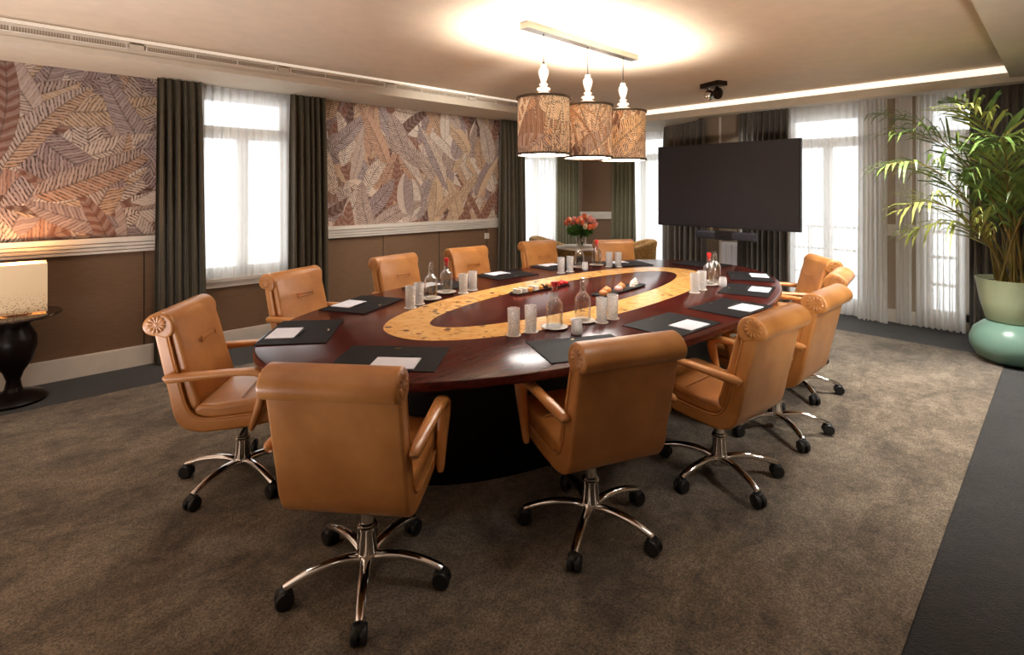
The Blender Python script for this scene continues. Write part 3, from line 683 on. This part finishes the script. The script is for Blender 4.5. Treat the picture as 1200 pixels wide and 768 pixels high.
for i, c in enumerate(cols):
    for j in (-1, 1):
        s = .05+(L-.09)*i/(len(cols)-1); x = p0[0]+d[0]*s-d[1]*j*.022; y = p0[1]+d[1]*s+d[0]*j*.022; b = MB()
        if c == 'pastry3': b.box((-.017,-.017,0),(.017,.017,.034))
        elif c == 'red': b.ball((0,0,.015), .018, None, 8, .85); b.tube([(-.03,0,.016),(-.018,0,.015)], [.009,.003], 6); b.tube([(.018,0,.015),(.03,0,.016)], [.003,.009], 6)
        else: b.lathe([(.001,0),(.017,0),(.019,.008),(.015,.024),(.006,.03),(.001,.031)], 12)
        o = b.build('sweet', M[c], None, 40); o.location = (x, y, TZ+.0065); o.rotation_euler.z = i*1.3+j
        tag(o, nmc[c]+' sweet standing on the narrow black tray', 'sweet', nmc[c]+' sweets on the black tray')
p0, d, L = tray(pt(700,348,TZ), pt(750,334,TZ), .13, 'black oblong tray of small iced pastries right of the near bottles')
for i, (c, lab) in enumerate((('pastry','golden bun at the near end'),('pastry','golden bun, second from the near end'),('pastry2','pink iced bun in the middle'),('pastry','round golden bun just past the middle'),('pastry3','tall white meringue near the far end'),('pastry3','white meringue at the far end'))):
    s = .055+(L-.11)*i/5; j = (-.02, .018)[i % 2]; x, y = p0[0]+d[0]*s-d[1]*j, p0[1]+d[1]*s+d[0]*j; b = MB()
    if c == 'pastry3': b.lathe([(.001,0),(.026,0),(.030,.010),(.024,.018),(.026,.026),(.018,.036),(.019,.042),(.008,.054),(.001,.06)], 16)
    else: b.lathe([(.001,0),(.030,0),(.036,.012),(.034,.026),(.022,.038),(.001,.042)], 16); b.tube([(-.028,0,.03),(0,.004,.044),(.028,0,.03)], [.004,.009,.004], 6)
    o = b.build('pastry', M[c], None, 50); o.location = (x, y, TZ+.0065); tag(o, lab+' of the oblong tray', 'pastry', 'pastries on the oblong tray')

# ------------------------------------------------------------------ pendant lamp
t = empty('pendant_lamp', (3.24, 2.60, ZC)); tag(t, 'row of three leaf-print drum lampshades hung from one ceiling bar over the table', 'lamp')
b = MB(); b.box((-.67,-.04,-.045),(.69,.04,0)); b.build('ceiling_bar', M['steel'], t, 0)
for i, dx in enumerate((-.47, .04, .52)):
    sx = T(dx, 0); b = MB(); b.tube([(dx,0,-.045),(dx,0,-.26)], .004, 6); b.lathe([(.010,-.27),(.012,-.262),(.006,-.250)], 12, None, sx); b.build('cord', M['black'], t)
    b = MB(); pr = [(.001,-.262),(.020,-.264),(.024,-.272),(.021,-.280),(.026,-.290),(.036,-.305),(.038,-.325),(.032,-.350),(.021,-.385),(.018,-.400),(.030,-.405),(.032,-.414),(.024,-.422),(.026,-.430),(.048,-.438),(.050,-.448),(.030,-.458),(.034,-.466),(.058,-.476),(.060,-.49),(.045,-.50),(.001,-.505)]
    b.lathe(pr, 24, None, sx); b.build('milk_glass_stem', M['baluster'], t, 40)
    R, Hs, zb = .186, .42, -.925
    s = leaf_mesh('lamp_shade', 2*PI*R, Hs, 42, 40+i, lambda x, y, h, dx=dx: (dx+(R+h)*math.cos(x/R), (R+h)*math.sin(x/R), zb+y), M['shade'], t, 1.3, (80, 48), .00006, gain=1.05, light=.9)
    for z in (zb, zb+Hs-.016): b = MB(); b.lathe([(R-.002,z),(R+.013,z),(R+.013,z+.016),(R-.002,z+.016)], 48, None, sx, (False,False)); b.build('shade_trim', M['trim'], s, 40)
    b = MB(); b.lathe([(R-.003,zb+.004),(R-.003,zb+Hs-.004)], 48, None, sx, (False,False)); b.build('shade_lining', M['white'], s, 60)
    b = MB(); b.tube([(dx-R,0,zb+Hs-.02),(dx+R,0,zb+Hs-.02)], .003, 6); b.tube([(dx,-R,zb+Hs-.02),(dx,R,zb+Hs-.02)], .003, 6); b.build('shade_spider', M['steel'], s)
    b = MB(); b.lathe([(.001,zb+.012),(R-.004,zb+.012),(R-.004,zb+.016),(.001,zb+.016)], 40, None, sx); b.build('diffuser', M['diffuser'], t, 0)
    ld = bpy.data.lights.new('pendant_bulb', 'POINT'); ld.energy = 75; ld.color = (1,.95,.88); ld.shadow_soft_size = .06
    lo = bpy.data.objects.new('pendant_bulb', ld); COL.objects.link(lo); lo.location = (3.24+dx, 2.60, ZC-.655)

# twin ceiling spot
t = empty('ceiling_spotlight', (5.55, 2.66, ZC), math.radians(-20)); tag(t, 'small dark twin-head spotlight fixed to the ceiling above the television', 'spotlight')
b = MB(); b.box((-.07,-.13,-.05),(.07,.13,0)); b.build('ceiling_plate', M['bronze'], t, 30)
for sg in (-1, 1):
    b = MB(); b.tube([(0,sg*.05,-.05),(0,sg*.06,-.085)], .012, 8)
    xf = T(0, sg*.065, -.125) @ RX(sg*.5) @ RY(.5); b.lathe([(.030,.05),(.048,.035),(.055,.005),(.052,-.03),(.045,-.048),(.042,-.03),(.001,-.02)], 20, None, xf)
    b.build('lamp_head', M['chrome'] if sg > 0 else M['bronze'], t, 40)

# ------------------------------------------------------------------ television with sound bar
t = empty('television', (6.60, 3.035, 1.06)); tag(t, 'large dark flat television on a wall arm at the end of the table', 'television')
b = MB(); b.box((-.02,-.925,0),(.03,.925,1.095)); b.build('housing', M['black'], t, 0)
b = MB(); b.box((-.024,-.910,.018),(-.0195,.910,1.08)); b.build('screen', M['screen'], t, 0)
b = MB(); b.box((.03,-.3,.25),(.07,.5,.8)); b.box((.07,.31,.45),(.86,.41,.6)); b.box((.86,.26,.3),(.895,.46,.75)); b.build('wall_arm', M['black'], t, 0)
b = MB(); b.rings([[(x, y, z) for x, z in ((-.035,.012),(-.045,.03),(-.045,.09),(-.035,.105),(.035,.105),(.035,.0))] for y in (-.38,-.378,.378,.38)]); sb = b.build('sound_bar', M['grey'], t, 30, (-.04,-.045,-.145)); sb['label'] = 'grey sound bar'
b = MB(); b.box((-.056,-.11,-.002),(.036,.11,.112)); b.lathe([(.001,.0),(.026,0),(.03,.006),(.001,.010)], 18, None, T(-.056,0,.06) @ RY(-PI/2)); b.build('camera_block', M['black'], sb, 30)
for y in (-.2,.17): b = MB(); b.box((.0,y,.105),(.03,y+.03,.15)); b.build('bracket', M['steel'], sb, 0)

# radiator
t = empty('radiator', (7.38, 3.44, 0)); tag(t, 'white panel radiator on the wall below the television', 'radiator')
b = MB(); b.box((0,-.26,.10),(.07,-.02,.80)); b.build('radiator_panel', M['radiator'], t, 0)
for k in range(3):
    b = MB(); y = -.22+.08*k; b.box((-.014,y-.033,.13),(0,y+.033,.77)); b.build('radiator_rib', M['radiator'], t, 0)
for y in (-.22,-.06): b = MB(); b.box((.01,y-.015,0),(.06,y+.015,.10)); b.build('foot', M['radiator'], t, 0)
# wall socket
b = MB(); x = 3.45*1; b.box((4.80,WL-.012,.86),(4.88,WL,.94)); b.box((4.815,WL-.016,.875),(4.865,WL-.012,.925)); tag(b.build('light_switch', M['white'], None, 0), 'small white switch plate on the brown wall below the wide mural', 'switch')

# ------------------------------------------------------------------ tub chairs and flower table in the bay
def tub(loc, rz, label):
    t = empty('tub_armchair', loc, rz); V = M['velvet']
    b = MB(); n = 21; rg = []
    for i in range(n):
        a = math.radians(-125+250*i/(n-1)); q = abs(i/(n-1)-.5)*2; R = .36; hz = .80-.24*max(0, q-.25)**1.2
        c, s = -math.cos(a), math.sin(a)
        prof = [(R-.05,.10),(R+.01,.12),(R+.035,hz-.12),(R+.05,hz-.03),(R+.03,hz),(R-.03,hz+.005),(R-.08,hz-.03),(R-.09,hz-.12),(R-.07,.40)]
        rg.append([(r*c, r*s, z) for r, z in prof])
    b.rings(rg); b.build('tub_back', V, t, 60)
    b = MB(); b.lathe([(.001,.42),(.26,.42),(.30,.40),(.30,.30),(.001,.30)], 28); b.build('seat_cushion', V, t, 40)
    b = MB(); b.lathe([(.28,.10),(.31,.12),(.31,.30),(.001,.30)], 28); b.build('seat_base', V, t, 40)
    for a in (45,135,225,315): b = MB(); b.tube([(.24*math.cos(math.radians(a)),.24*math.sin(math.radians(a)),.11),(.27*math.cos(math.radians(a)),.27*math.sin(math.radians(a)),0)], [.022,.013], 8); b.build('leg', M['darkwood'], t)
    return tag(t, label, 'armchair', 'mustard tub armchairs in the bay')
tub((6.22,5.60,0), math.radians(-50), 'mustard velvet tub armchair left of the flowers')
tub((6.60,4.46,.012), math.radians(125), 'mustard velvet tub armchair right of the flowers by the sheer curtain')
t = empty('side_table', (5.95,4.86,.006)); tag(t, 'round pedestal table with pale stone top under the flowers', 'table')
b = MB(); b.lathe([(.001,.69),(.33,.69),(.345,.70),(.345,.715),(.335,.725),(.001,.725)], 40); b.build('table_top', M['tabletop'], t, 40)
b = MB(); b.lathe([(.001,.62),(.28,.62),(.31,.69),(.001,.69)], 40); b.build('table_apron', M['velvet'], t, 40)
b = MB(); b.lathe([(.20,0),(.20,.03),(.05,.06),(.04,.3),(.06,.62)], 24); b.build('pedestal', M['darkwood'], t, 40)
# flowers
fx, fy, fz = 5.90, 4.80, .732
t = empty('flower_vase', (fx,fy,fz)); tag(t, 'clear glass vase with a bunch of orange and pink tulips on the pale round table', 'flowers')
b = MB(); b.lathe([(.001,.002),(.07,0),(.078,.01),(.072,.08),(.078,.16),(.088,.20),(.084,.20),(.073,.155),(.067,.08),(.070,.016),(.001,.012)], 24); b.build('vase', M['glass'], t, 40)
r = random.Random(5); st = MB(); lf = MB(); heads = []
for i in range(34):
    a = r.uniform(0, 2*PI); q = math.sqrt(r.uniform(0,1)); R = .235*q; hz = .40-.10*q*q+r.uniform(-.03,.03)
    px, py = R*math.cos(a), R*math.sin(a); st.tube([(-.03*math.cos(a),-.03*math.sin(a),.02),(.03*math.cos(a),.03*math.sin(a),.19),(px*.75,py*.75,hz*.8),(px,py,hz)], .004, 5); heads.append((px,py,hz,a,q))
for i in range(70):
    a = r.uniform(0, 2*PI); q = r.uniform(.3,1.0); R = .25*q; hz = r.uniform(.20,.36)-.06*q
    p = [Vector((.05*math.cos(a),.05*math.sin(a),.16)), Vector((R*.6*math.cos(a),R*.6*math.sin(a),hz)), Vector((R*math.cos(a),R*math.sin(a),hz-.02))]
    s = Vector((-math.sin(a), math.cos(a), .2)).normalized()*.022
    lf.add([p[0], p[1]-s, p[2], p[1]+s], [(0,1,2),(0,2,3)])
st.build('stem', M['green'], t)['kind'] = 'stuff'; lf.build('foliage', M['green'], t, 0)
for i, (px,py,hz,a,q) in enumerate(heads):
    b = MB(); xf = T(px,py,hz) @ RZ(a) @ RY(.5*q); b.lathe([(.001,-.018),(.020,-.012),(.032,.008),(.033,.034),(.022,.060),(.015,.056),(.001,.036)], 9, None, xf); b.build('tulip', M[('tulip','tulip2','tulip','tulip3','tulip2')[i % 5]], t, 60)

# ------------------------------------------------------------------ console with lamp, far left
t = empty('pedestal_console', (-.02,5.31,0)); tag(t, 'small round dark marble topped pedestal table against the left wall', 'table')
b = MB(); b.lathe([(.001,.615),(.25,.615),(.272,.625),(.278,.633),(.272,.643),(.001,.645)], 40); b.build('marble_top', M['marble'], t, 40)
b = MB(); b.lathe([(.05,.10),(.04,.16),(.06,.22),(.11,.30),(.135,.40),(.13,.48),(.09,.56),(.10,.60),(.14,.615)], 28); b.build('urn_pedestal', M['darkwood'], t, 40)
b = MB(); b.lathe([(.001,0),(.19,0),(.20,.02),(.17,.05),(.06,.08),(.05,.105)], 28); b.build('base', M['darkwood'], t, 40)
t = empty('table_lamp', (.0,5.33,.646)); tag(t, 'glowing cream block table lamp with gold speckles near its foot', 'lamp')
t.rotation_euler.z = 0
b = MB(); b.lathe([(.001,0),(.085,0),(.085,.012),(.02,.02),(.015,.09)], 24); b.build('lamp_base', M['bronze'], t, 40)
b = MB()
w, dp, zz0, zz1, th = .165, .11, .006, .365, .006
b.box((-w,-dp,zz0),(w,-dp+th,zz1)); b.box((-w,dp-th,zz0),(w,dp,zz1)); b.box((-w,-dp+th,zz0),(-w+th,dp-th,zz1)); b.box((w-th,-dp+th,zz0),(w,dp-th,zz1)); b.build('lamp_shade', M['shadecream'], t, 0)
ld = bpy.data.lights.new('table_lamp_bulb', 'POINT'); ld.energy = 13; ld.color = (1,.55,.24); ld.shadow_soft_size = .04
lo = bpy.data.objects.new('table_lamp_bulb', ld); COL.objects.link(lo); lo.location = (.0,5.36,.96)

# ------------------------------------------------------------------ palm
px, py = 6.47, .33
t = empty('potted_palm', (px,py,.0065)); tag(t, 'tall leafy palm in a pale green pot standing on a rounded teal base', 'plant')
b = MB(); b.lathe([(.001,0),(.16,0),(.25,.05),(.295,.14),(.30,.20),(.27,.29),(.20,.355),(.14,.38),(.001,.382)], 40); b.build('teal_base', M['teal'], t, 60)
b = MB(); b.lathe([(.001,.375),(.17,.375),(.185,.39),(.225,.55),(.255,.735),(.262,.752),(.248,.752),(.235,.70),(.001,.70)], 40); b.build('pot', M['celadon'], t, 40)
b = MB(); b.lathe([(.001,.705),(.236,.705),(.236,.71),(.001,.712)], 24); b.build('soil', M['soil'], t, 40)
r = random.Random(21)
def frond(az, lean, L, mname, base, droop=1.0, leafL=.50):
    d = Vector((math.cos(az), math.sin(az), 0)); p = Vector(base); el = math.radians(90-lean*.35); pts = []; S = 16
    for i in range(S+1):
        pts.append(p.copy()); f = i/S
        e = el-math.radians(droop*(lean*.4+75*f*f)*f)
        p = p+(d*math.cos(e)+Vector((0,0,1))*math.sin(e))*(L/S)
    for z_ in pts: z_.x = min(z_.x, .64); z_.z = min(z_.z, 2.5)
    b = MB(); b.tube(pts, [.009*(1-.8*i/S)+.001 for i in range(S+1)], 6, M['stem'])
    P = catmull(pts, 2); n = len(P); k0 = int(n*.36); 
    for i in range(k0, n):
        f = (i-k0)/(n-k0-1); tg = (P[min(i+1,n-1)]-P[max(i-1,0)]).normalized(); sd = tg.cross(Vector((0,0,1)))
        if sd.length < .05: sd = Vector((-math.sin(az), math.cos(az), 0))
        sd.normalize(); up = sd.cross(tg).normalized(); ll = leafL*(math.sin(PI*(.18+.74*f)))**.7*r.uniform(.8,1.15)
        for sg in (-1,1):
            if r.random() < .14: continue
            dr = (tg*r.uniform(.7,1.15)+sd*sg*r.uniform(.55,.95)+up*r.uniform(-.1,.35)).normalized(); w = .0125*r.uniform(.8,1.3); q = P[i]; dz = Vector((0,0,1))*ll*r.uniform(.3,1.5)
            m1 = q+dr*ll*.42; m2 = q+dr*ll*.78-dz*.14; tip = q+dr*ll*.98-dz*.40
            wv = dr.cross(up).normalized()*w
            for z_ in (m1, m2, tip): z_.x = min(z_.x, .66); z_.z = min(z_.z, 2.54)
            b.add([q, m1-wv, m2-wv*.7, tip, m2+wv*.7, m1+wv], [(0,1,5),(1,2,4,5),(2,3,4)], M[mname])
    return b.build('frond', None, t, 0)
fr = []
BASE = lambda: (r.uniform(-.10,.10), r.uniform(-.10,.10), .70)
cl = math.atan2(.687, -.727)   # towards picture left
for az, lean, L, mn in ((cl+.12,60,1.75,'frond'),(cl-.15,42,1.9,'frond'),(cl+.35,30,1.95,'frond2'),(cl-.5,24,1.95,'frond'),(cl+.05,74,1.35,'frond2'),(cl+.75,42,1.75,'frond'),(cl-.75,52,1.6,'frond2'),
                        (cl+1.4,48,1.5,'frond'),(cl+2.2,50,1.5,'frond2'),(cl-1.5,30,1.35,'frond'),(cl+3.2,25,1.5,'frond'),
                        (cl+.2,14,1.9,'frond'),(cl+1.5,20,1.7,'frond2'),(cl-.1,88,1.15,'frond2'),(cl+.45,34,1.55,'frond')):
    frond(az, lean, L, mn, BASE())
for i in range(12):
    a = r.uniform(0,2*PI); q = r.uniform(.02,.12); b = MB(); b.tube([(q*math.cos(a),q*math.sin(a),.70),(1.3*q*math.cos(a),1.3*q*math.sin(a),1.0),(1.8*q*math.cos(a),1.8*q*math.sin(a),r.uniform(1.2,1.5))], [.009,.007,.003], 6); b.build('stem', M['stem'], t)

# ------------------------------------------------------------------ light, world, camera
def area(name, loc, rot, sx, sy, e, col, portal=False):
    ld = bpy.data.lights.new(name, 'AREA'); ld.shape = 'RECTANGLE'; ld.size = sx; ld.size_y = sy; ld.energy = e; ld.color = col
    if portal: ld.cycles.is_portal = True
    o = bpy.data.objects.new(name, ld); COL.objects.link(o); o.location = loc; o.rotation_euler = rot; return o
def portal_x(c, w): area('window_portal', ((w[0]+w[1])/2, c+.2, (w[2]+w[3])/2), (-PI/2,0,0), w[1]-w[0], w[3]-w[2], 1, (1,1,1), True)
def portal_y(c, w): area('window_portal', (c+.2, (w[0]+w[1])/2, (w[2]+w[3])/2), (-PI/2,0,-PI/2), w[1]-w[0], w[3]-w[2], 1, (1,1,1), True)
portal_x(WL, W1); portal_x(BL, W2); portal_y(BB, W3); portal_y(WB, W4); portal_y(WB, W5)
w = bpy.data.worlds.new('daylight'); SC.world = w; w.use_nodes = True; nt = w.node_tree; nt.nodes.clear()
bg = nt.nodes.new('ShaderNodeBackground'); ow = nt.nodes.new('ShaderNodeOutputWorld'); bg.inputs[0].default_value = (.93,.96,1,1); bg.inputs[1].default_value = 2.9; nt.links.new(bg.outputs[0], ow.inputs[0])
# spots without fixtures: ceiling spots inferred from the shading, and added fill
def spot(x, y, e, ang=1.9, blend=.8, col=(1,.96,.90), z=ZC-.03, tx=None):
    ld = bpy.data.lights.new('fill_spot', 'SPOT'); ld.energy = e; ld.spot_size = ang; ld.spot_blend = blend; ld.color = col; ld.shadow_soft_size = .22
    o = bpy.data.objects.new('fill_spot', ld); COL.objects.link(o); o.location = (x,y,z)
    if tx: o.rotation_euler = (Vector(tx)-Vector((x,y,z))).to_track_quat('-Z','Y').to_euler()
    return o
for x, y, e in ((.9,4.2,60),(3.2,4.4,90),(1.9,.75,30),(4.4,.9,110),(5.15,.75,400),(5.6,2.9,70)): spot(x, y, e)
spot(1.5, -.8, 250, 1.25, .9, (1,.90,.78), 1.0, (4.6,2.2,2.73)); spot(3.4, -.7, 260, 1.5, .9, (1,.94,.86), 2.6, (4.3,1.0,.2)); spot(.6, -.8, 9, 1.3, .9, (1,.94,.86), 2.6, (2.2,1.3,.5)); spot(6.5, 5.0, 120, 2.2, z=ZS-.02); spot(7.05, 3.2, 45, 2.2, z=ZS-.02); spot(3.4, 3.5, 110, 1.5, tx=(3.8,5.65,1.7)); spot(5.0,.6,60,1.6,tx=(6.3,.6,1.4))  # added fill spots for ceiling, chair backs, bay, television wall, mural and palm
area('bounce_fill', (-1.0, 3.0, .35), (PI,0,0), .9, 2.4, 78, (1,.97,1.0))  # added uplight out of view, there to brighten the ceiling


cd = bpy.data.cameras.new('camera'); co = bpy.data.objects.new('camera', cd); COL.objects.link(co)
cd.sensor_width = 36; cd.lens = 614/1200*36; cd.shift_y = -162/1200; cd.clip_start = .02
co.location = CAM; co.rotation_euler = (PI/2, 0, -math.atan2(SA, CA)); SC.camera = co
SC.view_settings.view_transform = 'Standard'; SC.view_settings.look = 'None'; SC.view_settings.exposure = 0.48
SC.cycles.max_bounces = 10; SC.cycles.transparent_max_bounces = 24; SC.cycles.use_denoising = True; SC.cycles.caustics_reflective = False; SC.cycles.caustics_refractive = False
SC.cycles.sample_clamp_indirect = 6
